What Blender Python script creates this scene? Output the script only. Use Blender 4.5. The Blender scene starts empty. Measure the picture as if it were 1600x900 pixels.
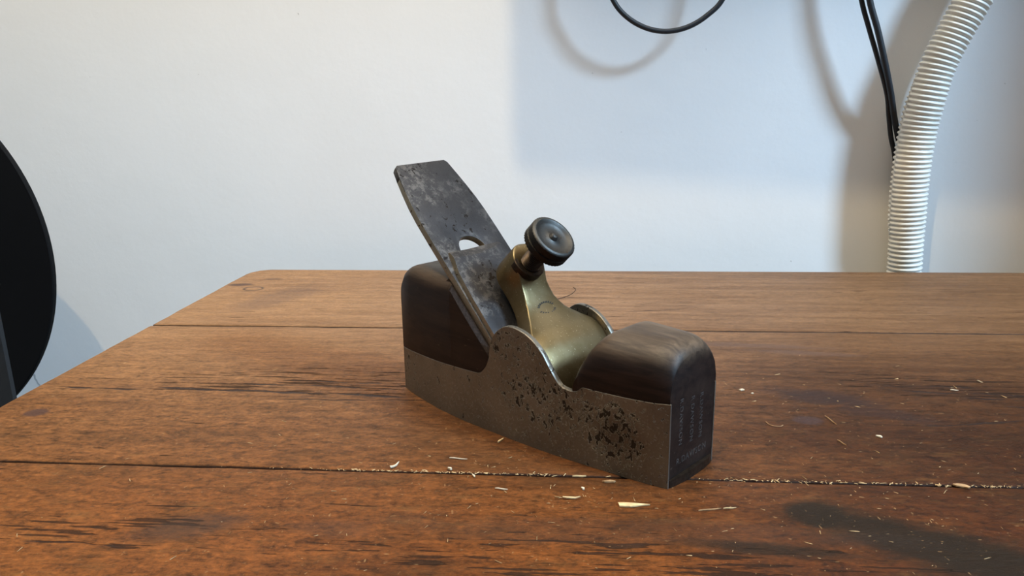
import bpy, bmesh, math, random
import numpy as np
from mathutils import Vector, Matrix, noise as mn

random.seed(7)
SC = bpy.context.scene
COL = SC.collection

# ------------------------------------------------------------------ camera
cd = bpy.data.cameras.new('camera'); cam = bpy.data.objects.new('camera', cd); COL.objects.link(cam)
cd.sensor_width = 36.0; cd.lens = 36.0 * 1190 / 1600; cd.clip_start = 0.01
R = ((0.9967, 0.0061, -0.0813), (0.0804, -0.2437, 0.9665), (-0.0139, -0.9698, -0.2433))
cam.matrix_world = Matrix([[R[i][0], -R[i][1], -R[i][2], (0, 0, 0.175)[i]] for i in range(3)] + [[0, 0, 0, 1]])
cd.dof.use_dof = False
SC.camera = cam

# ------------------------------------------------------------------ light
W = bpy.data.worlds.new('world'); SC.world = W; W.use_nodes = True
bg = W.node_tree.nodes['Background']
bg.inputs[0].default_value = (0.92, 0.95, 1.0, 1); bg.inputs[1].default_value = 0.30

def area(name, loc, target, size, power, color):
    l = bpy.data.lights.new(name, 'AREA'); l.shape = 'DISK'; l.size = size; l.energy = power; l.color = color
    o = bpy.data.objects.new(name, l); COL.objects.link(o); o.location = loc
    o.rotation_euler = (Vector(target) - Vector(loc)).to_track_quat('-Z', 'Y').to_euler()
    return o
area('warm_lamp', (-.30, -.15, 1.55), (-.05, .80, .05), .022, 11.5, (1.0, .76, .42))
area('cool_window', (1.90, -.50, 1.62), (-.1, .80, .05), .50, 112.0, (.48, .73, 1.0))
_o = area('overhead_fill', (.0, .30, 1.62), (0, .66, 0), 1.0, 26.0, (1.0, .925, .78)); _o.data.shape = 'RECTANGLE'; _o.data.size = 1.9; _o.data.size_y = .75  # fill light added overhead for ambience, not a known fixture

SC.view_settings.view_transform = 'Standard'; SC.view_settings.look = 'None'
SC.view_settings.exposure = 0.0; SC.view_settings.gamma = 1.0; SC.view_settings.use_curve_mapping = False

# ------------------------------------------------------------------ node helpers
class NT:
    def __init__(self, name):
        m = bpy.data.materials.new(name); m.use_nodes = True; self.m = m; self.t = m.node_tree
        self.b = self.t.nodes['Principled BSDF']; self.pos = self.t.nodes.new('ShaderNodeNewGeometry').outputs['Position']
        self.obj = self.t.nodes.new('ShaderNodeTexCoord').outputs['Object']
    def put(self, sock, v):
        if hasattr(v, 'is_output'): self.t.links.new(v, sock)
        elif isinstance(v, tuple) and len(v) == 3 and sock.type == 'RGBA': sock.default_value = (*v, 1)
        else: sock.default_value = v
    def math(self, op, a, b=None, c=None, clamp=False):
        n = self.t.nodes.new('ShaderNodeMath'); n.operation = op; n.use_clamp = clamp
        for i, v in enumerate((a, b, c)):
            if v is not None: self.put(n.inputs[i], v)
        return n.outputs[0]
    def sep(self, v):
        n = self.t.nodes.new('ShaderNodeSeparateXYZ'); self.put(n.inputs[0], v); return n.outputs
    def scale(self, v, s, off=(0, 0, 0), rot=(0, 0, 0)):
        n = self.t.nodes.new('ShaderNodeMapping'); self.put(n.inputs['Vector'], v)
        n.inputs['Scale'].default_value = s; n.inputs['Location'].default_value = off; n.inputs['Rotation'].default_value = rot
        return n.outputs[0]
    def noise(self, v, s=1.0, d=4.0, r=.55, dist=0.0):
        n = self.t.nodes.new('ShaderNodeTexNoise'); self.put(n.inputs['Vector'], v)
        n.inputs['Scale'].default_value = s; n.inputs['Detail'].default_value = d
        n.inputs['Roughness'].default_value = r; n.inputs['Distortion'].default_value = dist
        return n.outputs[0]
    def step(self, v, a, b):            # smooth 0..1 between a and b
        n = self.t.nodes.new('ShaderNodeMapRange'); n.interpolation_type = 'SMOOTHSTEP'; self.put(n.inputs[0], v)
        if a < b: n.inputs[1].default_value, n.inputs[2].default_value = a, b
        else:
            n.inputs[1].default_value, n.inputs[2].default_value = b, a
            n.inputs[3].default_value, n.inputs[4].default_value = 1, 0
        return n.outputs[0]
    def mix(self, f, a, b):
        n = self.t.nodes.new('ShaderNodeMix'); n.data_type = 'RGBA'
        self.put(n.inputs[0], f); self.put(n.inputs[6], a); self.put(n.inputs[7], b); return n.outputs[2]
    def bump(self, h, strength, dist, prev=None):
        n = self.t.nodes.new('ShaderNodeBump'); n.inputs['Strength'].default_value = strength
        n.inputs['Distance'].default_value = dist; self.put(n.inputs['Height'], h)
        if prev is not None: self.put(n.inputs['Normal'], prev)
        return n.outputs[0]
    def out(self, **k):
        names = dict(col='Base Color', rough='Roughness', metal='Metallic', nor='Normal', spec='Specular IOR Level',
                     coat='Coat Weight', trans='Transmission Weight', sss='Subsurface Weight')
        for a, v in k.items(): self.put(self.b.inputs[names[a]], v)
        return self.m

def simple(name, col, rough=.5, metal=0.0, spec=.5, bump=0.0, bs=400, var=.0):
    n = NT(name); k = dict(rough=rough, metal=metal, spec=spec)
    nz = n.noise(n.obj, bs, 3)
    k['col'] = n.mix(n.step(nz, .3, .7), tuple(c * (1 - var) for c in col), tuple(c * (1 + var) for c in col))
    if bump: k['nor'] = n.bump(nz, bump, .0005)
    return n.out(**k)

# ------------------------------------------------------------------ materials
def wall_mat():
    n = NT('painted_plaster')
    big = n.noise(n.pos, 2.2, 3); fine = n.noise(n.pos, 160, 5, .6); mid = n.noise(n.pos, 28, 4)
    c = n.mix(n.step(big, .3, .7), (.80, .79, .775), (.84, .83, .82))
    c = n.mix(n.math('MULTIPLY', n.step(fine, .62, .75), .12), c, (.6, .58, .55))
    speck = n.math('MULTIPLY', n.step(n.noise(n.pos, 85, 2), .775, .80), .6)
    c = n.mix(speck, c, (.35, .33, .31))
    # hairline crack low on the left
    s = n.sep(n.pos)
    xx = n.math('ADD', s[0], n.math('MULTIPLY', n.noise(n.pos, 30, 3), .018))
    xx = n.math('ADD', xx, n.math('MULTIPLY', s[2], .22))
    cr = n.step(n.math('ABSOLUTE', n.math('ADD', xx, .701)), .0016, .0004)
    cr = n.math('MULTIPLY', cr, n.math('MULTIPLY', n.step(s[2], -.105, -.125), .75))
    c = n.mix(cr, c, (.30, .32, .34))
    nb = n.bump(mid, .28, .0016); nb = n.bump(fine, .22, .0005, nb)
    return n.out(col=c, rough=.62, spec=.35, nor=nb)

def table_mat():
    n = NT('worn_bench_wood'); p = n.pos; s = n.sep(p); X, Y = s[0], s[1]
    warp = n.noise(p, 9, 3)
    g1 = n.noise(n.scale(p, (7, 95, 20)), 1, 7, .62, .6)
    g2 = n.noise(n.scale(p, (3.2, 17, 5), (3, 1, 0)), 1, 5, .6, 1.0)
    big = n.noise(n.scale(p, (2.5, 5, 3), (9, 4, 0)), 1, 3, .6)
    c = n.mix(n.step(g1, .30, .72), (.085, .033, .011), (.185, .082, .031))
    c = n.mix(n.math('MULTIPLY', n.step(g2, .35, .72), .65), c, (.070, .027, .010))
    c = n.mix(n.math('MULTIPLY', n.step(big, .38, .66), .50), c, (.215, .098, .036))
    # paler towards the back and left, deeper brown in front and to the right
    c = n.mix(n.math('MULTIPLY', n.step(Y, .30, .62), .55), c, n.mix(n.step(g1, .3, .7), (.190, .104, .058), (.315, .186, .108)))
    c = n.mix(n.math('MULTIPLY', n.step(X, -.02, -.30), .45), c, n.mix(n.step(g2, .3, .7), (.235, .112, .042), (.36, .185, .078)))
    c = n.mix(n.math('MULTIPLY', n.step(X, .10, .40), .35), c, (.105, .048, .018))
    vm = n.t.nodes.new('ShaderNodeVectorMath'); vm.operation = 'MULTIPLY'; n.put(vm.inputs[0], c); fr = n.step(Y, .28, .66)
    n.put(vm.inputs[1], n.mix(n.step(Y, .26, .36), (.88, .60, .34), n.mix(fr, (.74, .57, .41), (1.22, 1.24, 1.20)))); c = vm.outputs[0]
    vm = n.t.nodes.new('ShaderNodeVectorMath'); vm.operation = 'MULTIPLY'; n.put(vm.inputs[0], c)     # darker towards the right, most of all in front
    right_dark = n.math('MULTIPLY', n.step(n.math('ADD', X, n.math('MULTIPLY', n.math('SUBTRACT', n.noise(n.scale(p, (9, 22, 1)), 1, 4), .5), .26)), -.02, .17), n.math('ADD', .38, n.math('MULTIPLY', n.step(Y, .62, .40), .62)))
    n.put(vm.inputs[1], n.mix(right_dark, (1.0, 1.0, 1.0), (.38, .32, .27))); c = vm.outputs[0]
    def mul(c, v):
        q = n.t.nodes.new('ShaderNodeVectorMath'); q.operation = 'SCALE'; n.put(q.inputs[0], c); n.put(q.inputs['Scale'], v); return q.outputs[0]
    fa = n.noise(n.scale(p, (320, 420, 1), (1, 2, 0), (0, 0, .08)), 1, 6, .78)
    fb = n.noise(n.scale(p, (80, 190, 1), (4, 2, 0), (0, 0, -.05)), 1, 6, .72, .4)
    near = n.step(Y, .60, .36)
    amp = n.math('ADD', 1.0, n.math('MULTIPLY', near, 1.3))
    v1 = n.math('MULTIPLY', n.math('SUBTRACT', fa, .5), n.math('MULTIPLY', amp, 1.35)); v2 = n.math('MULTIPLY', n.math('SUBTRACT', fb, .5), n.math('MULTIPLY', amp, 1.2))
    c = mul(c, n.math('MAXIMUM', n.math('ADD', 1.0, n.math('ADD', v1, v2)), .25))
    # mottled oil patches in front
    mot = n.math('MULTIPLY', n.step(n.noise(n.scale(p, (22, 48, 1)), 1, 7, .75), .46, .66), n.step(Y, .48, .33))
    c = n.mix(n.math('MULTIPLY', mot, .40), c, (.040, .018, .006))
    mot2 = n.math('MULTIPLY', n.step(n.noise(n.scale(p, (34, 90, 1), (5, 5, 0)), 1, 7, .80), .53, .70), n.step(Y, .46, .31))
    c = n.mix(n.math('MULTIPLY', mot2, .50), c, (.155, .072, .022))
    # rougher worn zones with many short checks
    def ell(cx, cy, rx, ry, rot=0.0, soft=.5, nz=.6, ns=1.0):
        ca, sa = math.cos(rot), math.sin(rot)
        dx = n.math('SUBTRACT', X, cx); dy = n.math('SUBTRACT', Y, cy)
        a = n.math('DIVIDE', n.math('ADD', n.math('MULTIPLY', dx, ca), n.math('MULTIPLY', dy, sa)), rx)
        b = n.math('DIVIDE', n.math('SUBTRACT', n.math('MULTIPLY', dy, ca), n.math('MULTIPLY', dx, sa)), ry)
        r = n.math('SQRT', n.math('ADD', n.math('MULTIPLY', a, a), n.math('MULTIPLY', b, b)))
        w = n.math('MULTIPLY', n.math('SUBTRACT', n.noise(n.scale(p, (28 * ns, 70 * ns, 1)), 1, 4, .65), .5), nz * 2)
        return n.step(n.math('ADD', r, w), 1 + soft / 2, 1 - soft / 2)
    def mx(a, b): return n.math('MAXIMUM', a, b)
    worn = ell(-.17, .448, .125, .026, 0, 1.0)
    worn = mx(worn, ell(.27, .447, .125, .024, -.12, 1.0))
    worn = mx(worn, ell(-.20, .272, .055, .020, 0, 1.0))
    worn = mx(worn, ell(.02, .262, .12, .016, 0, 1.0))
    chk = n.noise(n.scale(p, (26, 330, 1), (0, 7, 0)), 1, 3, .6, .3)
    thr = n.math('SUBTRACT', .675, n.math('MULTIPLY', worn, .125))
    checks = n.step(n.math('SUBTRACT', chk, thr), 0, .035)
    c = n.mix(n.math('MULTIPLY', checks, .80), c, (.018, .009, .005))
    # long shakes along the grain
    def shake(x0, y0, x1, y1, w, amp=.004):
        t = (y1 - y0) / (x1 - x0)
        yc = n.math('ADD', n.math('MULTIPLY', n.math('SUBTRACT', X, x0), t), y0)
        yc = n.math('ADD', yc, n.math('MULTIPLY', n.math('SUBTRACT', n.noise(n.scale(p, (22, 0, 0), (y0 * 50, 0, 0)), 1, 4), .5), amp * 2))
        d = n.math('ABSOLUTE', n.math('SUBTRACT', Y, yc))
        wv = n.math('MULTIPLY', n.step(n.noise(n.scale(p, (35, 0, 0), (y0 * 90, 0, 0)), 1, 3), .36, .6), w)
        k = n.step(n.math('SUBTRACT', d, wv), .0004, -.0005)
        return n.math('MULTIPLY', k, n.math('MULTIPLY', n.step(X, x0 - .004, x0 + .006), n.step(X, x1 + .006, x1 - .004)))
    sh = shake(-.262, .432, -.10, .424, .0019)
    sh = mx(sh, shake(-.33, .430, -.273, .428, .0013))
    sh = mx(sh, shake(-.21, .441, -.115, .437, .0012)); sh = mx(sh, shake(-.19, .4475, -.12, .446, .0010))
    sh = mx(sh, shake(-.175, .4165, -.09, .4185, .0007)); sh = mx(sh, shake(-.14, .659, .03, .662, .0006, .001))
    sh = mx(sh, shake(.20, .447, .33, .438, .0012)); sh = mx(sh, shake(.23, .4385, .31, .430, .0012)); sh = mx(sh, shake(.19, .456, .24, .455, .0009))
    sh = mx(sh, shake(.245, .425, .31, .4215, .0011)); sh = mx(sh, shake(.19, .396, .24, .4045, .0010))
    sh = mx(sh, shake(-.225, .262, -.185, .261, .0009)); sh = mx(sh, shake(.03, .6135, .09, .6255, .0004, .002))
    c = n.mix(n.math('MULTIPLY', sh, .92), c, (.024, .012, .009))
    # stains with shapes of their own
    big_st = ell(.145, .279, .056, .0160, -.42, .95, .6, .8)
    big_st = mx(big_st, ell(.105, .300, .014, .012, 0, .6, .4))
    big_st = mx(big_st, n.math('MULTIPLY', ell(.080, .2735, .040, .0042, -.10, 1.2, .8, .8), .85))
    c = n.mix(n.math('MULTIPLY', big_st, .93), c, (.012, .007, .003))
    pur = ell(.147, .434, .030, .0105, -.35, .9, .7); pur = mx(pur, n.math('MULTIPLY', ell(.173, .412, .026, .008, -.35, .9, .9), .7))
    c = n.mix(n.math('MULTIPLY', pur, .70), c, (.022, .012, .012))
    kn = ell(.1286, .4005, .0080, .0055, 0, .5, .3); kn = mx(kn, ell(-.3128, .3897, .0065, .0055, 0, .6, .2))
    kn = mx(kn, ell(-.3267, .7010, .012, .0050, .2, .6, .6)); kn = mx(kn, n.math('MULTIPLY', ell(-.3022, .7262, .009, .0040, 0, .7, .3), .6))
    c = n.mix(n.math('MULTIPLY', kn, .75), c, (.052, .028, .026))
    ring = n.math('MULTIPLY', ell(-.3068, .6864, .0100, .0080, 0, .25, .12), n.math('SUBTRACT', 1.0, ell(-.3068, .6864, .0078, .0058, 0, .25, .12)))
    c = n.mix(n.math('MULTIPLY', ring, .8), c, (.045, .035, .032))
    blue = ell(-.162, .277, .022, .0085, .3, .9, .5); blue = mx(blue, n.math('MULTIPLY', ell(-.10, .279, .020, .006, 0, .9, .6), .55))
    blue = mx(blue, n.math('MULTIPLY', ell(.02, .284, .10, .010, 0, .9, .8), .55))
    c = n.mix(n.math('MULTIPLY', blue, .50), c, (.040, .026, .020))
    st = ell(.125, .531, .055, .0045, -.10, .9, .8); st = mx(st, ell(.155, .516, .035, .0045, -.15, .9, .8))
    st = mx(st, n.math('MULTIPLY', ell(-.27, .655, .05, .02, 1.1, 1, .6), .7))
    c = n.mix(n.math('MULTIPLY', st, .5), c, (.105, .062, .048))
    contact_shade = ell(-.035, .358, .075, .030, -.3, 1.0, .6)  # contact shade and dark reflection beside the plane, painted into the wood
    c = n.mix(n.math('MULTIPLY', contact_shade, .35), c, (.060, .022, .008))
    # fine scratches and pale dust
    fl = n.noise(n.scale(p, (230, 520, 1), (0, 0, 0), (0, 0, .35)), 1, 2, .6)
    fl2 = n.noise(n.scale(p, (520, 190, 1), (2, 0, 0), (0, 0, .3)), 1, 2, .6)
    dust = n.math('MULTIPLY', mx(n.step(fl, .675, .72), n.step(fl2, .685, .73)), n.step(n.noise(p, 26, 3), .38, .60))
    dust = n.math('MULTIPLY', dust, n.step(Y, .56, .40))
    c = n.mix(n.math('MULTIPLY', dust, .55), c, (.33, .19, .085))
    dk = n.step(n.noise(n.scale(p, (210, 480, 1), (8, 2, 0), (0, 0, -.2)), 1, 3, .6), .64, .70)
    c = n.mix(n.math('MULTIPLY', dk, .45), c, (.05, .025, .014))
    c = n.mix(n.math('MULTIPLY', n.step(s[2], -.00015, -.0007), .9), c, (.018, .009, .006))   # grime in the joints
    h = n.math('SUBTRACT', n.math('MULTIPLY', g1, .55), n.math('ADD', n.math('MULTIPLY', checks, .8), n.math('MULTIPLY', sh, 1.2)))
    nb = n.bump(h, .75, .0014)
    nb = n.bump(n.noise(n.scale(p, (110, 240, 1)), 1, 7, .78), .85, .0012, nb)
    rough = n.math('ADD', n.math('MULTIPLY', g2, .22), .36)
    rough = n.math('ADD', rough, n.math('MULTIPLY', checks, .3))
    return n.out(col=c, rough=rough, spec=.14, nor=nb)

def steel_mat(name, base=(.235, .205, .17), rust=(.018, .010, .006), spots=1.0, mottle=0.0, rough=.36, zones=False, metal=.9):
    n = NT(name); o = n.obj
    big = n.noise(o, 28, 3, .6); fine = n.noise(o, 900, 3, .6)
    cen = n.step(n.noise(o, 36, 2), .36, .60)
    sp = n.noise(n.scale(o, (1, 1, .85), (0, 0, 0), (0, .5, 0)), 250, 5, .62, .35)
    if zones:
        s_ = n.sep(o)
        def el(cx, cz, rx, rz, k):
            a = n.math('DIVIDE', n.math('SUBTRACT', s_[0], cx), rx); b = n.math('DIVIDE', n.math('SUBTRACT', s_[2], cz), rz)
            rr = n.math('SQRT', n.math('ADD', n.math('MULTIPLY', a, a), n.math('MULTIPLY', b, b)))
            return n.math('MULTIPLY', n.step(rr, 1.35, .45), k)
        smear = el(.1655, .0200, .013, .011, 1.0)
        cen = n.math('MAXIMUM', n.math('MAXIMUM', el(.162, .020, .020, .018, 1.0), el(.128, .027, .042, .018, .85)), n.math('MAXIMUM', el(.101, .050, .018, .013, .75), .28))
        cen = n.math('MULTIPLY', cen, n.math('ADD', .72, n.math('MULTIPLY', n.step(n.noise(o, 75, 2), .35, .65), .28)))
        sp = n.noise(n.scale(o, (1.25, 1, .85), (0, 0, 0), (0, -.6, 0)), 300, 7, .72, .5)
        thr = n.math('SUBTRACT', .640, n.math('MULTIPLY', cen, .150))
    else:
        thr = n.math('SUBTRACT', .665 + .05 * (1 - spots), n.math('MULTIPLY', cen, .095))
    sp = n.step(n.math('SUBTRACT', sp, thr), -.004, .018)
    sm = n.math('MULTIPLY', n.step(n.noise(o, 700, 3, .6), .62, .70), .55)
    sp = n.math('MAXIMUM', sp, n.math('MULTIPLY', sm, spots))
    c = n.mix(n.step(big, .3, .7), tuple(v * .78 for v in base), tuple(v * 1.12 for v in base))
    c = n.mix(n.math('MULTIPLY', n.step(fine, .4, .7), .25), c, tuple(v * .55 for v in base))
    if mottle:
        a = n.step(n.noise(o, 210, 9, .80, .15), .47, .58)
        b = n.step(n.noise(n.scale(o, (1, 1, 1), (3, 3, 3)), 38, 3), .42, .60)
        c = n.mix(n.math('MULTIPLY', n.math('MULTIPLY', a, b), mottle), c, (.115, .106, .100))
    if zones: c = n.mix(n.math('MULTIPLY', smear, .55), c, (.055, .036, .024))
    c = n.mix(n.math('MULTIPLY', sp, .93), c, rust)
    nb = n.bump(n.math('MULTIPLY', sp, -1.0), .6, .0005); nb = n.bump(fine, .12, .0002, nb)
    r = n.math('ADD', n.math('MULTIPLY', sp, .40), n.math('ADD', rough, n.math('MULTIPLY', big, .12)))
    return n.out(col=c, rough=r, spec=n.math('SUBTRACT', .5, n.math('MULTIPLY', sp, .4)), metal=n.math('SUBTRACT', metal, n.math('MULTIPLY', sp, metal * .8)), nor=nb)

def dark_wood_mat():
    n = NT('rosewood'); o = n.obj
    g = n.noise(n.scale(o, (30, 240, 330), (0, 0, 0), (0, .06, 0)), 1, 6, .65, .5)
    b = n.noise(n.scale(o, (10, 30, 60)), 1, 4)
    c = n.mix(n.step(g, .35, .7), (.0070, .0042, .0038), (.019, .0105, .0082))
    c = n.mix(n.math('MULTIPLY', n.step(b, .48, .66), .5), c, (.027, .016, .012))
    sc = n.step(n.noise(n.scale(o, (180, 180, 500), (0, 0, 0), (0, .5, 0)), 1, 2), .70, .74)
    c = n.mix(n.math('MULTIPLY', sc, .3), c, (.12, .09, .07))
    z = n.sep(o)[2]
    c = n.mix(n.math('MULTIPLY', n.step(n.math('SUBTRACT', z, n.math('MULTIPLY', n.step(n.sep(o)[0], .12, .08), .0155)), .0545, .0660), .58), c, n.mix(n.step(g, .3, .7), (.075, .050, .033), (.185, .128, .082)))  # warm reflection on the infill tops, painted in as paler wood
    nb = n.bump(g, .25, .0003); nb = n.bump(sc, -.3, .0003, nb)
    return n.out(col=c, rough=n.math('ADD', .40, n.math('MULTIPLY', b, .18)), spec=.24, nor=nb)

def brass_mat():
    n = NT('tarnished_brass'); o = n.obj
    b = n.noise(o, 55, 4, .6); f = n.noise(o, 420, 4, .65); f2 = n.noise(o, 900, 2)
    c = n.mix(n.step(b, .3, .7), (.185, .135, .062), (.245, .190, .105))
    pit = n.step(f, .64, .70)
    c = n.mix(n.math('MULTIPLY', pit, .6), c, (.12, .085, .035))
    c = n.mix(n.math('MULTIPLY', n.step(f2, .66, .72), .5), c, (.60, .53, .36))
    nb = n.bump(f, .14, .0004)
    return n.out(col=c, rough=n.math('ADD', .30, n.math('MULTIPLY', b, .14)), metal=.93, nor=nb)

M = dict(
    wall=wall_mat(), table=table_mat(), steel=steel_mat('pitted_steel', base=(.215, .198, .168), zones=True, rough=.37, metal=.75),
    blade=steel_mat('blackened_steel', base=(.034, .032, .034), rust=(.018, .014, .012), spots=.8, mottle=.80, rough=.42, metal=.6),
    edge=steel_mat('scraped_steel_edge', base=(.40, .36, .28), rust=(.03, .02, .015), spots=.9, rough=.38),
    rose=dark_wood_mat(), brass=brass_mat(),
    knob=steel_mat('dark_bronze', base=(.060, .057, .053), rust=(.05, .035, .025), spots=.2, rough=.42),
    bed=simple('rough_sawn_rosewood', (.024, .018, .016), .95, 0, .05, .4, 900, .3),
    shank=simple('oiled_brown_steel', (.050, .036, .027), .45, .85, bump=.2, var=.3),
    stamp=simple('stamped_recess', (.050, .042, .039), .6, 0, .3, .0, 500, .5),
    cable=simple('black_rubber', (.016, .018, .022), .5, 0, .4, .2),
    hose=None, disc=simple('matt_black_paint', (.0022, .0023, .003), .75, 0, .18),
    post=simple('dark_grey_powder_coat', (.020, .020, .021), .55, 0, .4, .4, 900),
    chip=simple('fresh_pine_chip', (.62, .45, .24), .7, 0, .3, .3, 500, .12),
    pale=simple('pale_wood_flake', (.60, .51, .38), .7, 0, .3, .3, 500, .10),
    tan=simple('dull_tan_shaving', (.36, .22, .11), .6, 0, .3, .3, 500, .2),
    dust=simple('sawdust', (.58, .40, .21), .8, 0, .2, .3, 300, .35),
    crumb=simple('dull_sawdust', (.40, .27, .14), .8, 0, .2, .3, 300, .45),
    dark=simple('dark_fibre', (.05, .03, .02), .7, 0, .3),
    room=simple('grey_painted_wall', (.30, .29, .28), .8, 0, .3),
    added_pier=simple('added_pier_brown', (.30, .20, .11), .7, 0, .3, .2, 40, .15),  # brown so the added pier bounces warm light onto the wall
    floor=simple('grey_concrete', (.22, .21, .20), .8, 0, .3, .3, 20, .15),
    white=simple('white_painted_wood', (.70, .69, .66), .5, 0, .4, .1, 60, .04),
)
n_ = NT('white_translucent_plastic')
M['hose'] = n_.out(col=n_.mix(n_.step(n_.noise(n_.obj, 60, 3), .3, .7), (.70, .66, .58), (.82, .78, .69)), rough=.36, spec=.5, sss=.15)
n_.b.inputs['Subsurface Radius'].default_value = (.006, .005, .004); n_.b.inputs['Subsurface Scale'].default_value = 1.0

# ------------------------------------------------------------------ mesh helpers
def mesh_obj(name, verts, faces, mat, parent=None, smooth=None, **props):
    me = bpy.data.meshes.new(name); me.from_pydata([tuple(v) for v in verts], [], faces)
    bm = bmesh.new(); bm.from_mesh(me); bmesh.ops.remove_doubles(bm, verts=bm.verts, dist=1e-7)
    bmesh.ops.recalc_face_normals(bm, faces=bm.faces); bm.to_mesh(me); bm.free()
    me.materials.append(mat)
    if smooth is not None:
        for p in me.polygons: p.use_smooth = True
        me.set_sharp_from_angle(angle=math.radians(smooth))
    o = bpy.data.objects.new(name, me); COL.objects.link(o)
    if parent is not None: o.parent = parent
    for k, v in props.items(): o[k] = v
    return o
def empty(name, loc=(0, 0, 0), rz=0.0, **props):
    o = bpy.data.objects.new(name, None); COL.objects.link(o); o.location = loc; o.rotation_euler = (0, 0, rz)
    o.empty_display_size = .02
    for k, v in props.items(): o[k] = v
    return o
def box_v(x0, x1, y0, y1, z0, z1):
    v = [(x, y, z) for x in (x0, x1) for y in (y0, y1) for z in (z0, z1)]
    f = [(0, 1, 3, 2), (4, 6, 7, 5), (0, 4, 5, 1), (2, 3, 7, 6), (0, 2, 6, 4), (1, 5, 7, 3)]
    return v, f
def box(name, b, mat, parent=None, bevel=.0, **props):
    v, f = box_v(*b); o = mesh_obj(name, v, f, mat, parent, **props)
    if bevel:
        bm = bmesh.new(); bm.from_mesh(o.data)
        bmesh.ops.bevel(bm, geom=list(bm.edges), offset=bevel, segments=2, affect='EDGES', profile=.7)
        bm.to_mesh(o.data); bm.free()
    return o
def catmull(P, n):
    P = [Vector(p) for p in P]; Q = [P[0] * 2 - P[1]] + P + [P[-1] * 2 - P[-2]]; out = []
    for i in range(1, len(Q) - 2):
        a, b, c, d = Q[i - 1:i + 3]
        for k in range(n):
            t = k / n
            out.append(.5 * ((2 * b) + (c - a) * t + (2 * a - 5 * b + 4 * c - d) * t * t + (3 * b - a - 3 * c + d) * t ** 3))
    out.append(P[-1]); return out
def rings(R_, close=True, cap=True):
    m = len(R_[0]); v = [p for r in R_ for p in r]; f = []
    for i in range(len(R_) - 1):
        for j in range(m if close else m - 1):
            f.append((i * m + j, i * m + (j + 1) % m, (i + 1) * m + (j + 1) % m, (i + 1) * m + j))
    if cap and close: f.append(tuple(range(m))[::-1]); f.append(tuple((len(R_) - 1) * m + j for j in range(m)))
    return v, f
def frames(P):
    T = [(P[min(i + 1, len(P) - 1)] - P[max(i - 1, 0)]).normalized() for i in range(len(P))]
    N = [T[0].cross(Vector((0, 1, 0))).normalized()]
    for i in range(1, len(P)):
        a = N[-1] - T[i] * N[-1].dot(T[i]); N.append(a.normalized())
    return T, N, [t.cross(a) for t, a in zip(T, N)]
def tube(P, r, seg=16):
    T, N, B = frames(P); rr = r if hasattr(r, '__len__') else [r] * len(P)
    return rings([[P[i] + rr[i] * (math.cos(a) * N[i] + math.sin(a) * B[i]) for a in [2 * math.pi * k / seg for k in range(seg)]] for i in range(len(P))])

# ------------------------------------------------------------------ the room
v, f = box_v(-3.0, 3.0, .85, .95, -.90, 1.75)
mesh_obj('wall_back', v, f, M['wall'], kind='structure')
v, f = box_v(-3.0, 3.0, -2.5, .85, -.95, -.90)
mesh_obj('floor', v, f, M['floor'], kind='structure')
v, f = box_v(.72, 1.0, .56, .85, -.90, 1.75)
mesh_obj('shade_pier', v, f, M['added_pier'], kind='structure')          # unseen pier added to block the cool light on the wall's right
v, f = box_v(-3.0, 3.0, -2.6, -2.5, -.90, 1.75); mesh_obj('wall_front', v, f, M['room'], kind='structure')
v, f = box_v(-3.1, -3.0, -2.6, .95, -.90, 1.75); mesh_obj('wall_left', v, f, M['room'], kind='structure')
v, f = box_v(3.0, 3.1, -2.6, .95, -.90, 1.75); mesh_obj('wall_right', v, f, M['room'], kind='structure')
v, f = box_v(-3.1, 3.1, -2.6, .95, 1.75, 1.85); mesh_obj('ceiling', v, f, M['wall'], kind='structure')
box('trim_2', (-.02, .71, .80, .85, .372, .43), M['white'], bevel=.002, kind='structure')   # rail the cables hang from

# ------------------------------------------------------------------ workbench
TX0, TX1, YB = -.3415, .66, .770
bench = empty('workbench', (.16, .33, -.90), label='old brown wooden workbench top of wide worn planks', category='workbench')
def plank(y0, y1, back=False, seed=0):
    nx = 420; ys = [y0, y0 + .0003, y0 + .0010] + [y0 + .005 + (y1 - y0 - .010) * k / 22 for k in range(23)] + [y1 - .0010, y1 - .0003, y1]
    zs = [-.0014, -.0005, -.0001] + [0] * 23 + [-.0001, -.0005, -.0014]
    R_ = []; r = .022
    for i in range(nx + 1):
        row = []; u = i / nx
        ja = (mn.noise(Vector((u * 90, seed * 3.1, 0))) * .0005 + mn.noise(Vector((u * 14, seed, 5))) * .0006)
        jb = (mn.noise(Vector((u * 90, seed * 5.1, 9))) * .0005 + mn.noise(Vector((u * 14, seed, 7))) * .0006)
        for k, y in enumerate(ys):
            xl = TX0 + mn.noise(Vector((y * 60, 2, seed))) * .0006
            if back and y > YB - r: xl += r - math.sqrt(max(0, r * r - (y - YB + r) ** 2))
            xr = TX1
            w = (y - y0) / (y1 - y0)
            yy = y + ja * (1 - w) ** 6 + (0 if back else jb * w ** 6)
            x = xl + (xr - xl) * u
            z = zs[k]
            if 3 <= k < 26: z = mn.noise(Vector((x * 7, y * 25, seed))) * .00035
            if i == 0: z -= .0022
            if i == 1: x = xl + .0012; z -= .0002
            row.append(Vector((x, yy, z)))
        lo = [Vector((row[-1].x, row[-1].y, -.034)), Vector((row[0].x, row[0].y, -.034))]
        R_.append([p - bench.location for p in row + lo])
    v, f = rings(R_)
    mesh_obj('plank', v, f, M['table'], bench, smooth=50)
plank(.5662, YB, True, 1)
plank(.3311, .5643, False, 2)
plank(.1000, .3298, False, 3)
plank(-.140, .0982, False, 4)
L = bench.location
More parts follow.
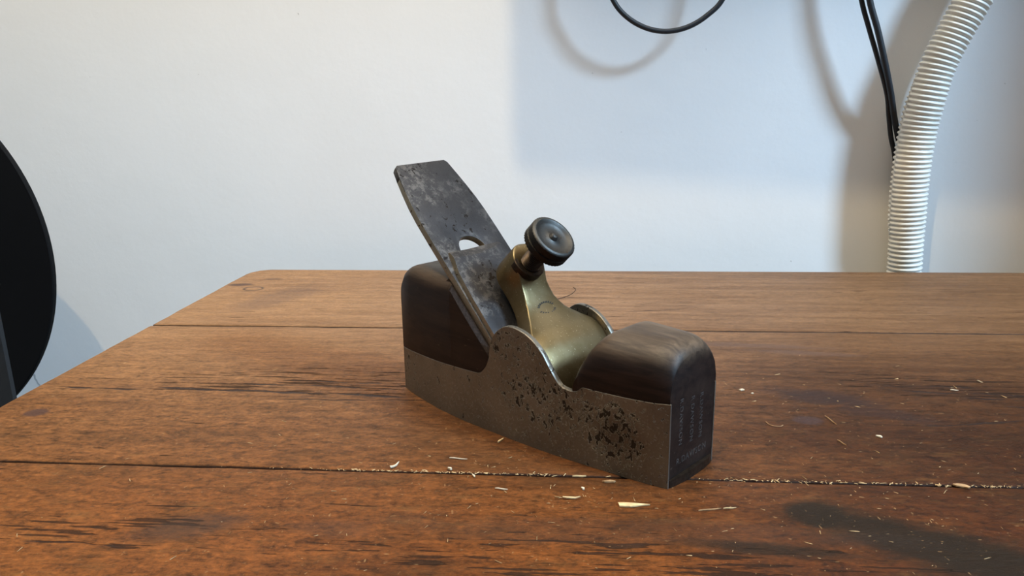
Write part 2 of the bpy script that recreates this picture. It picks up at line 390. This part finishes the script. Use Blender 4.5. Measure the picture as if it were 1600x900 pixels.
def bb(name, b, bev=.003): return box(name, (b[0] - L.x, b[1] - L.x, b[2] - L.y, b[3] - L.y, b[4] - L.z, b[5] - L.z), M['table'], bench, bev)
bb('apron', (-.30, .62, .715, .740, -.14, -.0345)); bb('apron', (-.30, .62, -.11, -.085, -.14, -.0345))
bb('end_rail', (-.325, -.30, -.085, .715, -.14, -.0345)); bb('end_rail', (.62, .645, -.085, .715, -.14, -.0345))
for lx in (-.30, .55):
    for ly in (-.085, .645): bb('leg', (lx, lx + .07, ly, ly + .07, -.90, -.0345), .004)
# sawdust packed in the front joint
def crumbs(name, pts, mat, parent=None, **props):
    V, F = [], []
    for (x, y, z, s, el) in pts:
        a = random.uniform(0, math.pi); ca, sa = math.cos(a), math.sin(a); b = len(V)
        for (dx, dy, dz) in ((-1, -.5, 0), (1, -.4, 0), (.7, .5, 0), (-.8, .45, 0), (-.6, -.2, .8), (.6, .1, .7)):
            dx *= s * el * random.uniform(.7, 1.2); dy *= s * random.uniform(.7, 1.2); dz *= s * random.uniform(.4, 1)
            V.append((x + dx * ca - dy * sa, y + dx * sa + dy * ca, z + dz))
        F += [tuple([b + i for i in q]) for q in ((0, 3, 2, 1), (0, 1, 5, 4), (2, 3, 4, 5), (1, 2, 5), (3, 0, 4))]
    F = [tuple(q) for q in F]
    return mesh_obj(name, V, F, mat, parent, **props)
pts = []
for _ in range(360):
    x = random.choice([random.uniform(-.13, .36), random.gauss(-.06, .035), random.uniform(.07, .22)])
    if -.005 < x < .045 and random.random() < .6: continue
    pts.append((x, random.gauss(.3308, .0006), random.uniform(-.0002, .0001), random.choice([.00014, .0002, .00028, .0004]), random.uniform(1.2, 4.5)))
crumbs('sawdust_in_joint', pts, M['dust'], kind='stuff', label='pale sawdust packed along the joint in front of the plane', category='sawdust')
pts = []
for _ in range(950):
    q = random.random()
    if q < .45: x, y = random.gauss(.0, .11), random.gauss(.315, .035)
    elif q < .75: x, y = random.uniform(.05, .34), random.uniform(.26, .48)
    else: x, y = random.uniform(-.32, .36), random.uniform(.25, .56)
    if y > .6 or x < -.335: continue
    # keep clear of the plane itself
    dx, dy = x + .0919, y - .4551; lx = dx * .7752 - dy * .6317; ly = dx * .6317 + dy * .7752
    if -.004 < lx < .196 and abs(ly) < .034: continue
    s = random.choice([.00011, .00015, .0002, .00026, .00034]) * random.uniform(.7, 1.3)
    if y > .42: s *= 1.1
    pts.append((x, y, .0002, s, random.choice([1, 1.3, 2.5, 5])))
crumbs('loose_sawdust', pts, M['crumb'], kind='stuff', label='tiny pale wood crumbs strewn over the bench planks', category='sawdust')

# ------------------------------------------------------------------ smoothing plane
PL = empty('smoothing_plane', (-.0919, .4551, 0.0), math.radians(-39.178),
           label='antique steel and dark wood smoothing plane with brass lever cap on bench', category='hand plane')
HX = [0, 8, 22, 43, 60, 72, 100, 123, 142, 163, 178, 184, 190.3]
HY = [20, 22.3, 25.3, 28.7, 30.1, 30.5, 30.0, 28.8, 26.9, 24.4, 22.5, 21.4, 19.9]
_c = catmull([(x, y, 0) for x, y in zip(HX, HY)], 8); _cx = [p.x for p in _c]; _cy = [p.y for p in _c]
def hw(x): return float(np.interp(x, _cx, _cy))
TOP = [(0, 26.9), (5.5, 27.3), (40, 29.4), (75.0, 31.6)]
ARC = [(75, 31.6), (78.4, 32.1), (81.3, 34.4), (84.0, 38.0), (85.5, 41.8), (86.2, 46), (87.3, 51.3), (90.4, 56.4), (94.1, 59.6), (97.5, 61.5),
       (101.7, 62.2), (105.6, 61.8), (110.3, 60.6), (114.9, 58.4), (118.6, 55.6), (122.3, 51.8), (124.8, 48.2), (127.8, 43.8), (131, 39.6),
       (133.5, 37.6), (137.3, 36.8), (140.1, 36.9), (142.8, 37.8), (144.6, 39.6)]
TOP2 = [(145.0, 40.2), (153.7, 40.0), (168, 40.2), (182, 40.9), (190.3, 41.7)]
prof = [(x, float(np.interp(x, [a for a, _ in TOP], [b for _, b in TOP]))) for x in np.arange(0, 75, 3)]
prof += [(p.x, p.y) for p in catmull([(a, b, 0) for a, b in ARC], 4)]
prof += [(x, float(np.interp(x, [a for a, _ in TOP2], [b for _, b in TOP2]))) for x in list(np.arange(146, 190.3, 2)) + [190.3]]
prof = sorted(set((round(a, 3), round(b, 3)) for a, b in prof))
def thk(x): return 3.0 - 2.1 * max(0.0, min(1.0, (x - 181) / 8))
def steel_z(x): return float(np.interp(x, [a for a, _ in prof], [b for _, b in prof]))
mm = .001
def side(s):
    R_ = []
    for x, z in prof:
        w = hw(x); e = .35; th = thk(x)
        R_.append([(x * mm, s * yy * mm, zz * mm) for yy, zz in ((w, .0), (w, z * .33), (w, z * .66), (w, z - e), (w - e, z), (w - th + e, z), (w - th, z - e), (w - th, z * .5), (w - th, .0))])
    v, f = rings(R_)
    return mesh_obj('side_plate', v, f, M['steel'], PL, smooth=35)
side(-1); side(1)
# sole plate: its front lip shows below the wood
xs = list(np.arange(1, 189, 4)) + [189.5]
out = [(x, -(hw(x) - thk(x) - .05)) for x in xs] + [(190.6, -18.6), (191.4, -15), (192.0, -8), (192.2, 0), (192.0, 8), (191.4, 15), (190.6, 18.6)] + [(x, hw(x) - thk(x) - .05) for x in xs[::-1]]
v = [(x * mm, y * mm, 0) for x, y in out] + [(x * mm, y * mm, .0040) for x, y in out]; m_ = len(out)
f = [tuple(range(m_))[::-1], tuple(range(m_, 2 * m_))] + [(i, (i + 1) % m_, m_ + (i + 1) % m_, m_ + i) for i in range(m_)]
mesh_obj('sole', v, f, M['shank'], PL)

TH = math.radians(46.0); X0 = 134.5; ct, st_ = math.cos(TH), math.sin(TH)
def bedz(x): return (X0 - x) * math.tan(TH) - 4.2 / ct
def infill(name, xs, topf, z0=4.1):
    R_ = []; n = 26
    for x in xs:
        w = hw(x); wi = w - thk(x) - .06; zs = steel_z(x) if 0 <= x <= 190.3 else 30
        top = [topf(x, w * (-1 + 2 * k / (n - 1))) for k in range(n)]
        if max(top[0], top[1]) > zs + .3:
            r = [(-wi, z0), (-wi, zs), (-w, zs + .05)] + [(w * (-1 + 2 * k / (n - 1)), max(top[k], zs + .1)) for k in range(n)] + [(w, zs + .05), (wi, zs), (wi, z0)]
        else:
            top = [topf(x, wi * (-1 + 2 * k / (n - 1))) for k in range(n)]
            r = [(-wi, z0), (-wi, z0 + .05), (-wi, z0 + .1)] + [(wi * (-1 + 2 * k / (n - 1)), max(top[k], z0 + .2)) for k in range(n)] + [(wi, z0 + .1), (wi, z0 + .05), (wi, z0)]
        R_.append([(x * mm, a * mm, b * mm) for a, b in r])
    v, f = rings(R_)
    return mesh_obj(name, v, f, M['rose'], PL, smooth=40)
def heel_top(x, y):
    w = hw(x); a = max(0, (14 - x) / 14); b = max(0, (abs(y) - (w - 9)) / 9)
    z = 66 + 13.3 * math.sqrt(max(0, 1 - a * a)) - 6 * (1 - math.sqrt(max(0, 1 - b * b)))
    bz = bedz(x) - max(0, abs(y) - (w - 1.9)) * .9
    return min(z, bz) if bz < z else z
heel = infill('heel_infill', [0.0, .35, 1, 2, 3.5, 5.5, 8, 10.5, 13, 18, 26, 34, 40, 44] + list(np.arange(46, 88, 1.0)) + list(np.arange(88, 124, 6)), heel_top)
heel.data.materials.append(M['bed'])
for p_ in heel.data.polygons:
    if p_.normal.dot(Vector((st_, 0, ct))) > .55 and p_.center.x > .050: p_.material_index = 1
def toe_top(x, y):
    w = hw(x); b = max(0, (abs(y) - (w - 17)) / 17)
    z = 51 + 15.8 * math.sqrt(max(0, 1 - min(1, b * b)))
    a = max(0, (157 - x) / 17.2); z = 37 + (z - 37) * math.sqrt(max(0, 1 - a * a))
    if x > 179: q = (x - 179) / 11.2; z -= 7.5 * (1 - math.sqrt(max(0, 1 - q * q)))
    return z
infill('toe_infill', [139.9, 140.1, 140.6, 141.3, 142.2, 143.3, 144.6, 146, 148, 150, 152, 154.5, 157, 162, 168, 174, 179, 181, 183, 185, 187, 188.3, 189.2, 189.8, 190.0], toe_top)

def stp(s, y, t): return ((X0 - s * ct + t * st_) * mm, y * mm, (s * st_ + t * ct) * mm)
def edge_faces(me):
    me.materials.append(M['edge']); nn_ = Vector((st_, 0, ct))
    for p in me.polygons:
        if abs(p.normal.dot(nn_)) < .80 and p.center.z < .126: p.material_index = 1
def plate(name, outer, holes, t0, t1, mat, parent, bevel=.00035):
    bm = bmesh.new(); edges = []
    for loop in [outer] + holes:
        vs = [bm.verts.new((s, y, t0)) for s, y in loop]
        edges += [bm.edges.new((vs[i], vs[(i + 1) % len(vs)])) for i in range(len(vs))]
    bmesh.ops.triangle_fill(bm, use_beauty=True, edges=edges)
    g = bmesh.ops.extrude_face_region(bm, geom=list(bm.faces))
    for e in g['geom']:
        if isinstance(e, bmesh.types.BMVert): e.co.z = t1
    bmesh.ops.recalc_face_normals(bm, faces=bm.faces)
    sh = [e for e in bm.edges if len(e.link_faces) == 2 and e.calc_face_angle() > .9 and abs(e.verts[0].co.z - e.verts[1].co.z) < 1e-6]
    bmesh.ops.bevel(bm, geom=sh, offset=bevel * 1000, segments=2, affect='EDGES', profile=.6)
    for q in bm.verts: q.co = Vector(stp(*(q.co.x, q.co.y, q.co.z)))
    bmesh.ops.recalc_face_normals(bm, faces=bm.faces)
    me = bpy.data.meshes.new(name); bm.to_mesh(me); bm.free(); me.materials.append(mat); edge_faces(me)
    for p in me.polygons: p.use_smooth = True
    me.set_sharp_from_angle(angle=math.radians(30))
    o = bpy.data.objects.new(name, me); COL.objects.link(o); o.parent = parent
    return o
# cutting iron (clipped top corners, flared sides, round end of its slot)
half = [(10.5, 26.2), (70, 26.1), (110, 25.8), (138, 25.9), (152, 25.7), (162, 25.0), (172, 23.6), (181, 22.0), (189, 20.2), (191.0, 18.4)]
cy = -1.2
outer = [(s, cy - w) for s, w in half] + [(s + (1.2 if s > 188 else 0), cy + w) for s, w in half[::-1]]
slot = [(126.5 + 9.6 * math.sin(a), -2 + 9.6 * math.cos(a)) for a in [math.radians(d) for d in range(-35, 216, 10)]]
slot += [(60, -7.5), (60, 3.5)]
iron = plate('cutting_iron', outer, [slot], -4.1, 0.0, M['blade'], PL, .0005)
iron['label'] = 'dark mottled cutting iron with round slot end'
# scraped bright side of the iron, a worn sub-part strip
# cap iron with a bevelled top
R_ = []
for s in [8, 12, 20, 40, 60, 80, 96, 106, 112, 115, 117, 118.5, 120, 121.5, 123, 124.5, 126, 127, 127.05]:
    w = float(np.interp(s, [8, 60, 100, 112, 122, 127.1], [25.2, 24.6, 23.6, 22.6, 20.0, 19.0])); row = [(s, -2.3 - w, 0.02)]
    for k in range(17):
        y = -2.3 + w * (-1 + 2 * k / 16)
        t = min(3.4, .6 + (127.0 - s) * .45 + .07 * abs(y + 9)) if s < 127.03 else .6
        if s < 30: t = max(.8, t - (30 - s) * .09)
        if k in (0, 16): t = max(.5, t - .45)
        row.append((s, y, t))
    row.append((s, -2.3 + w, 0.02)); R_.append([stp(*q) for q in row])
v, f = rings(R_)
ci = mesh_obj('cap_iron', v, f, M['blade'], PL, smooth=12); edge_faces(ci.data)

# lever cap: tapering brass casting, waisted, with a round boss for the screw
def boss(s): return math.sqrt(max(0.0, 11.0 ** 2 - (s - 97.5) ** 2))
S_ = [6, 10, 16, 24, 32, 40, 46, 50, 54, 57, 60, 63, 66, 70, 74, 78, 82, 86, 90, 94, 97.5, 100, 102, 104, 105.5, 106.7, 107.6, 108.2, 108.45]
HWk = dict(s=[6, 40, 50, 54, 57, 60, 63, 66, 70, 74, 78, 82, 86, 90, 94, 97.5], w=[25.5, 26, 26, 25.6, 24.6, 22.6, 20.0, 17.6, 14.9, 12.9, 11.5, 10.7, 10.2, 10.2, 10.6, 11.0])
T1 = dict(s=[6, 10, 16, 24, 32, 40, 46, 50, 57, 63, 70, 78, 86, 92, 97.5, 103, 107, 108.5], t=[4.2, 7.0, 11.0, 15.5, 19.5, 22.6, 23.8, 24.0, 22.8, 20.8, 19.2, 19.6, 22.0, 25.6, 28.0, 29.3, 29.2, 27.8])
T0 = dict(s=[6, 12, 20, 40, 60, 75, 86, 95, 104, 108.5], t=[3.5, 3.5, 6, 8, 8.0, 7.6, 7.8, 8.6, 10.5, 13.5])
R_ = []; cyl = .8
for s in S_:
    w = boss(s) if s > 97.5 else float(np.interp(s, HWk['s'], HWk['w']))
    t0 = float(np.interp(s, T0['s'], T0['t'])); t1 = float(np.interp(s, T1['s'], T1['t']))
    e = min(.9, w * .4, (t1 - t0) * .3); row = []
    yc = cyl + float(np.interp(s, [40, 60], [-.9, 0])) 
    for (cx_, ct_, a0) in ((w - e, t1 - e, 0), (-(w - e), t1 - e, 90), (-(w - e), t0 + e, 180), (w - e, t0 + e, 270)):
        for a in (0, 30, 60, 90):
            aa = math.radians(a0 + a); row.append((s, yc + cx_ + e * math.cos(aa), ct_ + e * math.sin(aa)))
    # crown of the top face
    mid = []
    k0 = row[:4]; k1 = row[4:]
    for k in range(1, 8):
        q = k / 8; y = (w - e) * (1 - 2 * q); c_ = float(np.interp(s, [10, 40, 60, 80, 95], [.6, 1.8, 1.2, .5, .0]))
        mid.append((s, yc + y, t1 + c_ * (1 - (1 - 2 * q) ** 2)))
    R_.append([stp(*p) for p in k0 + mid + k1])
v, f = rings(R_)
lev = mesh_obj('lever_cap', v, f, M['brass'], PL, smooth=48, label='greenish brass lever cap with waisted neck')
bm = bmesh.new(); bm.from_mesh(lev.data); bmesh.ops.triangulate(bm, faces=[q for q in bm.faces if len(q.verts) > 4]); bm.to_mesh(lev.data); bm.free()

# casting mark on the lever cap: a shallow broken oval
V_, F_ = [], []
for k in range(22):
    if k in (5, 6, 16, 17, 11): continue
    a = 2 * math.pi * k / 22; s, y = 71.5 + 3.4 * math.cos(a), .8 + 6.0 * math.sin(a); b = len(V_)
    t = float(np.interp(s, T1['s'], T1['t'])) + .75 * (1 - ((y - .8) / 15) ** 2)
    for dt in (-.5, .16):
        for (da, dr) in ((-.09, .86), (.09, .88), (.08, 1.16), (-.07, 1.12)):
            V_.append(stp(71.5 + 3.4 * dr * math.cos(a + da), .8 + 6.0 * dr * math.sin(a + da), t + dt))
    F_ += [tuple(b + i for i in q) for q in ((0, 3, 2, 1), (4, 5, 6, 7), (0, 1, 5, 4), (1, 2, 6, 5), (2, 3, 7, 6), (3, 0, 4, 7))]
mesh_obj('casting_mark', V_, F_, M['knob'], lev)
# lathe about the screw axis
def lathe(name, prf, mat, parent, s0=95.6, y0=-.6, seg=64, knurl=None, smooth=32, **props):
    R_ = []
    for i, (r, t) in enumerate(prf):
        row = []
        for k in range(seg):
            a = 2 * math.pi * k / seg; rr = r
            if knurl and knurl[0] < t < knurl[1] and r > 12.3: rr += .24 * (1 if (k + i) % 2 else -1)
            row.append(stp(s0 + rr * math.cos(a), y0 + rr * math.sin(a), t))
        R_.append(row)
    v, f = rings(R_)
    return mesh_obj(name, v, f, mat, parent, smooth=smooth, **props)
scr = lathe('thumb_screw', [(5.2, 8)] + [(5.55 if k % 2 else 4.95, 24.5 + k * .55) for k in range(26)] + [(4.9, 39.6), (5.4, 40.2), (6.4, 41.4), (6.6, 42.6)], M['shank'], PL, label='dark brown threaded thumb screw')
kp = [(6.2, 42.0), (9.5, 42.2), (11.6, 42.7), (12.3, 43.2)]
kp += [(12.95, t) for t in np.arange(43.7, 46.9, .35)] + [(12.2, 47.2), (12.2, 47.7)]
kp += [(12.95, t) for t in np.arange(48.0, 51.6, .35)] + [(12.7, 51.9), (12.2, 52.3), (11.2, 52.5), (10.5, 52.2), (9.6, 51.5), (8.6, 50.9), (6, 50.5), (3.6, 50.7), (2.6, 51.2), (2.1, 52.2), (1.5, 52.9), (.5, 53.2)]
lathe('knob', kp, M['knob'], scr, seg=84, knurl=(43.5, 51.7), label='dark knurled knob with dished face and centre pip')
lathe('dark_reflection_ring', [(6.0, 24), (9.2, 24), (9.7, 24.4), (9.7, 28.2), (9.3, 28.6), (7.4, 28.6), (6.9, 28.0), (6.0, 27.8)], M['shank'], scr, s0=96.6)  # dark ring added for the screw's dark reflection in the boss face

# stamps on the toe: three upright lines and one along the bottom
def text(body, size, y, z, rot, parent, slant=0.0):
    cu = bpy.data.curves.new('stamp', 'FONT'); cu.body = body; cu.size = size; cu.extrude = .00004; cu.align_x = 'CENTER'; cu.align_y = 'CENTER'
    cu.space_character = 1.12; cu.resolution_u = 3
    o = bpy.data.objects.new('stamp', cu); COL.objects.link(o)
    me = bpy.data.meshes.new_from_object(o.evaluated_get(bpy.context.evaluated_depsgraph_get()))
    COL.objects.unlink(o); bpy.data.objects.remove(o)
    # text plane XY -> local YZ on the toe face
    me.transform(Matrix.Translation((.19005, y * mm, z * mm)) @ Matrix(((0, 0, 1, 0), (1, 0, 0, 0), (0, 1, 0, 0), (0, 0, 0, 1))) @ Matrix.Rotation(rot, 4, 'Z'))
    me.materials.clear(); me.materials.append(M['stamp'])
    q = bpy.data.objects.new('stamped_lettering', me); COL.objects.link(q); q.parent = parent
    q['label'] = 'faint stamped maker lettering'
toe = [o for o in PL.children if o.name.startswith('toe_infill')][0]
text('R.DAWSON', .0040, -10.2, 30.0, -math.pi / 2, toe)
text('R.DAWSON', .0040, -.6, 28.5, -math.pi / 2, toe)
text('R.DAWSON', .0040, 7.4, 28.0, -math.pi / 2, toe)
text('R.DAWSON', .0046, .3, 10.6, 0.0, toe)

# ------------------------------------------------------------------ cables and hose on the wall
def cable(name, pts, r, **props):
    P = catmull(pts, 10); v, f = tube(P, r, 18)
    return mesh_obj(name, v, f, M['cable'], None, smooth=60, **props)
cable('cable_loop', [(.020, .82, .375), (.0235, .812, .300), (.037, .812, .2673), (.0513, .812, .2507), (.0706, .812, .2400), (.091, .812, .2365), (.1116, .812, .2403),
      (.1299, .812, .2508), (.1448, .812, .2668), (.1538, .812, .300), (.156, .82, .375)], .0026, label='black cable hanging in a U-shaped loop at the top of wall', category='cable')
cable('power_cable', [(.266, .826, .375), (.2715, .823, .300), (.2804, .822, .2628), (.2903, .822, .2356), (.3026, .823, .205), (.315, .826, .1737), (.3220, .833, .1516),
      (.3285, .8385, .1292), (.3370, .8440, .1065), (.3450, .8460, .06), (.3490, .8460, -.05), (.350, .8460, -.30)], .0024, label='thinner left one of two black cables dropping behind the white hose', category='cable')
cable('power_cable', [(.272, .818, .375), (.277, .8155, .300), (.2858, .815, .2619), (.2957, .815, .235), (.3061, .816, .2046), (.3167, .820, .1737), (.3255, .827, .1486),
      (.3355, .838, .1295), (.3440, .8435, .107), (.3520, .8455, .06), (.356, .8455, -.05), (.357, .8455, -.30)], .0030, label='thicker right one of two black cables, touching the white hose', category='cable')
# split corrugated conduit
HP = catmull([(.440, .806, .372), (.3981, .81, .2986), (.3817, .813, .2596), (.3694, .815, .2307), (.3586, .8165, .2021), (.3522, .818, .1719), (.3480, .820, .1416), (.3460, .821, .110),
              (.3462, .822, .0775), (.3476, .8225, .0444), (.3494, .8225, .0107), (.3515, .8225, -.05), (.355, .8225, -.30)], 200)
acc = [0.0]
for a, b in zip(HP[:-1], HP[1:]): acc.append(acc[-1] + (b - a).length)
tot = acc[-1]; pitch = .0049; nn = int(tot / pitch * 8)
def at_len(d):
    i = min(max(int(np.searchsorted(acc, d)) - 1, 0), len(HP) - 2); t = (d - acc[i]) / max(1e-9, acc[i + 1] - acc[i]); return HP[i].lerp(HP[i + 1], t)
PP = [at_len(tot * i / nn) for i in range(nn + 1)]
T, N, B = frames(PP); R_ = []; seg = 60
for i, p in enumerate(PP):
    d = tot * i / nn; row = []
    ov = 26 * max(0.0, min(1.0, (0.190 - p.z) / .03)) * max(0.0, min(1.0, (p.z - .025) / .02))   # overlap of the slit, degrees
    for k in range(seg + 1):
        u = k / seg; ang = math.radians(-96 + (360 + ov) * u)
        ph = d / pitch + (.5 if (u > 1 - ov / 386 and ov > 1) else 0)
        w = .5 - .5 * math.cos(2 * math.pi * ph); prof_ = w ** .6
        rad = .0148 + .0024 * prof_ + .0016 * u * (ov / 26)
        # direction: N/B frame -> use wall-facing axes so the slit sits at the left rear
        X_ = (Vector((1, 0, 0)) - T[i] * T[i].x).normalized(); Y_ = T[i].cross(X_)
        if Y_.y > 0: Y_ = -Y_
        a2 = ang + math.radians(-84)
        row.append(p + rad * (math.cos(a2) * X_ + math.sin(a2) * Y_))
    R_.append(row)
v, f = rings(R_, close=False, cap=False)
hose = mesh_obj('corrugated_hose', v, f, M['hose'], None, smooth=60, label='white ribbed split conduit hose running down the wall behind the bench', category='hose')
md = hose.modifiers.new('thickness', 'SOLIDIFY'); md.thickness = .0006; md.offset = -1

# ------------------------------------------------------------------ round black disc on a post, left
DS = empty('round_disc_stand', (-.67, .66, -.90), 0, label='large flat black disc with dark grey post, cut by the left edge', category='disc')
dc = Vector((-.7265, .710, .0255)) - DS.location; rad = .204; R_ = []
for (r, y) in ((.01, -.003), (rad - .001, -.003), (rad, -.0022), (rad, .0022), (rad - .001, .003), (.01, .003)):
    R_.append([(dc.x + r * math.cos(a), dc.y + y, dc.z + r * math.sin(a)) for a in [2 * math.pi * k / 128 for k in range(128)]])
v, f = rings(R_); mesh_obj('disc', v, f, M['disc'], DS, smooth=30)
R_ = []
for z, xr in ((-.86, -.42), (-.30, -.449), (-.0668, -.4645), (.01, -.4655), (.09, -.468)):
    xl = xr - .11
    row = [(xl, .56), (xl, .60), (xr - .035, .60), (xr - .001, .562), (xr - .003, .56)]
    R_.append([(a - DS.location.x, b - DS.location.y, z - DS.location.z) for a, b in row])
v, f = rings(R_); mesh_obj('post', v, f, M['post'], DS, label='dark grey sloping post')
v, f = box_v(.02, .30, -.16, .10, 0, .04); mesh_obj('base_plate', v, f, M['post'], DS)
v, f = box_v(-.02, .05, -.06, .042, .89, .95); mesh_obj('bracket', v, f, M['post'], DS)

# unseen flat board added between lamp and wall; its straight edges shade the upper right of the wall
HB = empty('shade_board', (-.04, .35, .80), 0, label='unseen flat board added above the bench to shade the wall', category='added_board')
def hb(x, z): return (x + .04, z - .80)
q = [hb(-.183, .830), hb(.31, .797), hb(.60, .795), hb(.92, .783), hb(.92, 1.25), hb(-.183, 1.25)]
v = [(a, y, b) for y in (-.006, .006) for a, b in q]; k_ = len(q)
f = [tuple(range(k_)), tuple(range(2 * k_ - 1, k_ - 1, -1))] + [(i, i + k_, (i + 1) % k_ + k_, (i + 1) % k_) for i in range(k_)]
mesh_obj('added_board', v, f, M['white'], HB)
for x in (-.15, .80):
    v, f = tube([Vector((x + .04, 0, .45)), Vector((x + .04, 0, 1.2))], .003, 8); mesh_obj('added_cord', v, f, M['cable'], HB)

# ------------------------------------------------------------------ chips, splinters and shavings on the bench
def flake(name, x, y, pts, ang, mat, label, thick=.0005, curl=.0, z=.0003, category='wood chip', group='wood chips on the bench'):
    """pts: outline in mm along/across; curl lifts the ends"""
    kz = .72 if len(pts) == 7 else 1.0; pts = [(p * kz, q * kz * .8) for p, q in pts]
    n = len(pts); a = math.radians(ang); ca, sa = math.cos(a), math.sin(a); L_ = max(abs(p[0]) for p in pts)
    V = []
    for t in (0, thick):
        for i, (px, py) in enumerate(pts):
            zz = curl * (px / L_) ** 2 + (.0002 if i % 2 else 0)
            V.append(((px * ca - py * sa) * mm, (px * sa + py * ca) * mm, zz + t))
    c0 = len(V); V += [(0, 0, 0), (0, 0, thick * 1.3)]
    F = [(c0, (i + 1) % n, i) for i in range(n)] + [(c0 + 1, n + i, n + (i + 1) % n) for i in range(n)] + [(i, (i + 1) % n, n + (i + 1) % n, n + i) for i in range(n)]
    o = mesh_obj(name, V, F, mat, None, label=label, category=category, group=group); o.location = (x, y, z); return o
def sliver(L_, w): return [(-L_ / 2, -w * .2), (-L_ / 4, -w * .5), (L_ / 5, -w * .4), (L_ / 2, 0), (L_ / 4, w * .5), (-L_ / 4, w * .45), (-L_ / 2, w * .2)]
def blob(L_, w): return [(-L_ / 2, 0), (-L_ * .3, -w * .5), (L_ * .1, -w * .35), (L_ * .35, -w * .5), (L_ / 2, .1 * w), (L_ * .15, w * .5), (-L_ * .25, w * .4)]
flake('wood_chip', .0267, .3043, [(-6.3, -2.0), (-1.5, -2.6), (3, -.7), (7, -.1), (6.6, .3), (1.5, .9), (-5.3, 1.9), (-5.6, 1.3), (-6.8, 1.6)], 1, M['chip'], 'bright wedge-shaped pine chip lying in front of the plane toe', .0006)
flake('wood_chip', -.0006, .3086, sliver(11, 1.7), 3, M['chip'], 'pale sliver left of the wedge-shaped chip', .0005, .0006)
flake('wood_chip', .0166, .3245, blob(9, 2.6), 4, M['tan'], 'dull tan flake close under the bottom steel edge of plane', .0007)
flake('wood_chip', .0591, .3022, sliver(14, 1.0), 12, M['tan'], 'faint long tan sliver right of the wedge-shaped chip', .0004)
flake('wood_chip', .0680, .3040, sliver(8, .8), 8, M['chip'], 'thin bright sliver at the right end of the faint long one', .0004)
flake('wood_flake', .1017, .4426, blob(4.6, 3.2), 3, M['pale'], 'small white flake on the bench right of the toe', .0008)
flake('wood_flake', .1069, .4377, blob(2.7, 1.8), 3, M['pale'], 'tiny white flake just right of the small white flake', .0005)
flake('wood_flake', .1590, .3805, blob(4.6, 3.2), -40, M['pale'], 'pale flake on the dark plank at the right', .0006)
flake('wood_flake', .1762, .3293, blob(10, 5), -20, M['tan'], 'large dull flake lying on the front joint at the right', .0006)
flake('wood_chip', -.0378, .3659, sliver(7.7, 1.6), 60, M['chip'], 'slanting yellow chip behind the front joint, left of the plane side', .0006)
flake('wood_chip', -.0869, .3344, [(-3, -.9), (-1, -.7), (1, -.2), (3.2, .9), (3, 1.4), (.6, .5), (-1, 1.1), (-2.6, .8)], 50, M['pale'], 'pale forked chip at the left end of the dusty joint', .0006, .0007)
flake('wood_chip', -.0595, .3329, blob(3.6, 2.2), -33, M['pale'], 'stubby white chip sitting on the front joint', .0009)
flake('wood_chip', -.0327, .3151, sliver(8.5, 1.1), -10, M['pale'], 'thin pale sliver below the joint, left of the plane toe', .0004)
flake('wood_chip', -.0570, .3441, sliver(12.9, .9), -8, M['pale'], 'long thin splinter above the joint left of the plane', .0004)
flake('wood_chip', -.0470, .3268, blob(4.2, 1.6), -61, M['pale'], 'little upright triangular chip just below the joint', .0005)
flake('wood_chip', .0046, .3175, blob(3.2, 2.2), -63, M['pale'], 'tiny white crumb below the tan flake', .0006)
flake('wood_chip', .0030, .3290, sliver(9, 1.2), 2, M['chip'], 'bright sliver on the joint tucked against the plane side', .0006)
flake('splinter', .2500, .4636, sliver(6, .7), -70, M['pale'], 'short bright splinter near the right border of the picture', .0005, category='splinter', group='splinters')
flake('splinter', .2279, .4483, sliver(6, 1.2), -15, M['pale'], 'short flat splinter among the cracks at the far right', .0005, category='splinter', group='splinters')
flake('splinter', .1408, .4000, sliver(17, .7), -78, M['tan'], 'long straight splinter lying right of the small dark knot', .0005, category='splinter', group='splinters')
flake('splinter', .1374, .3719, sliver(10, .7), -70, M['tan'], 'short straight splinter in front of the long one', .0005, category='splinter', group='splinters')
def curlobj(name, P, r, mat, label, cat):
    c = Vector(P[0]); Q = [p - c for p in catmull(P, 8)]; v, f = tube(Q, r, 6)
    o = mesh_obj(name, v, f, mat, None, smooth=60, label=label, category=cat); o.location = c
curlobj('curled_shaving', [(.1052, .3965, .0005), (.1060, .3930, .0006), (.1085, .3905, .0007), (.1115, .3905, .0007), (.1130, .3917, .0009)], .0002, M['tan'], 'tiny curled pale shaving on the bench right of the toe', 'shaving')
curlobj('dark_thread', [(-.0185, .6500, .0006), (-.0110, .6570, .0008), (-.0040, .6640, .0016), (.0005, .6720, .0030), (.0012, .6770, .0042), (-.0008, .6790, .0048)], .00032, M['dark'], 'thin dark curled thread on the back plank behind the lever cap', 'thread')
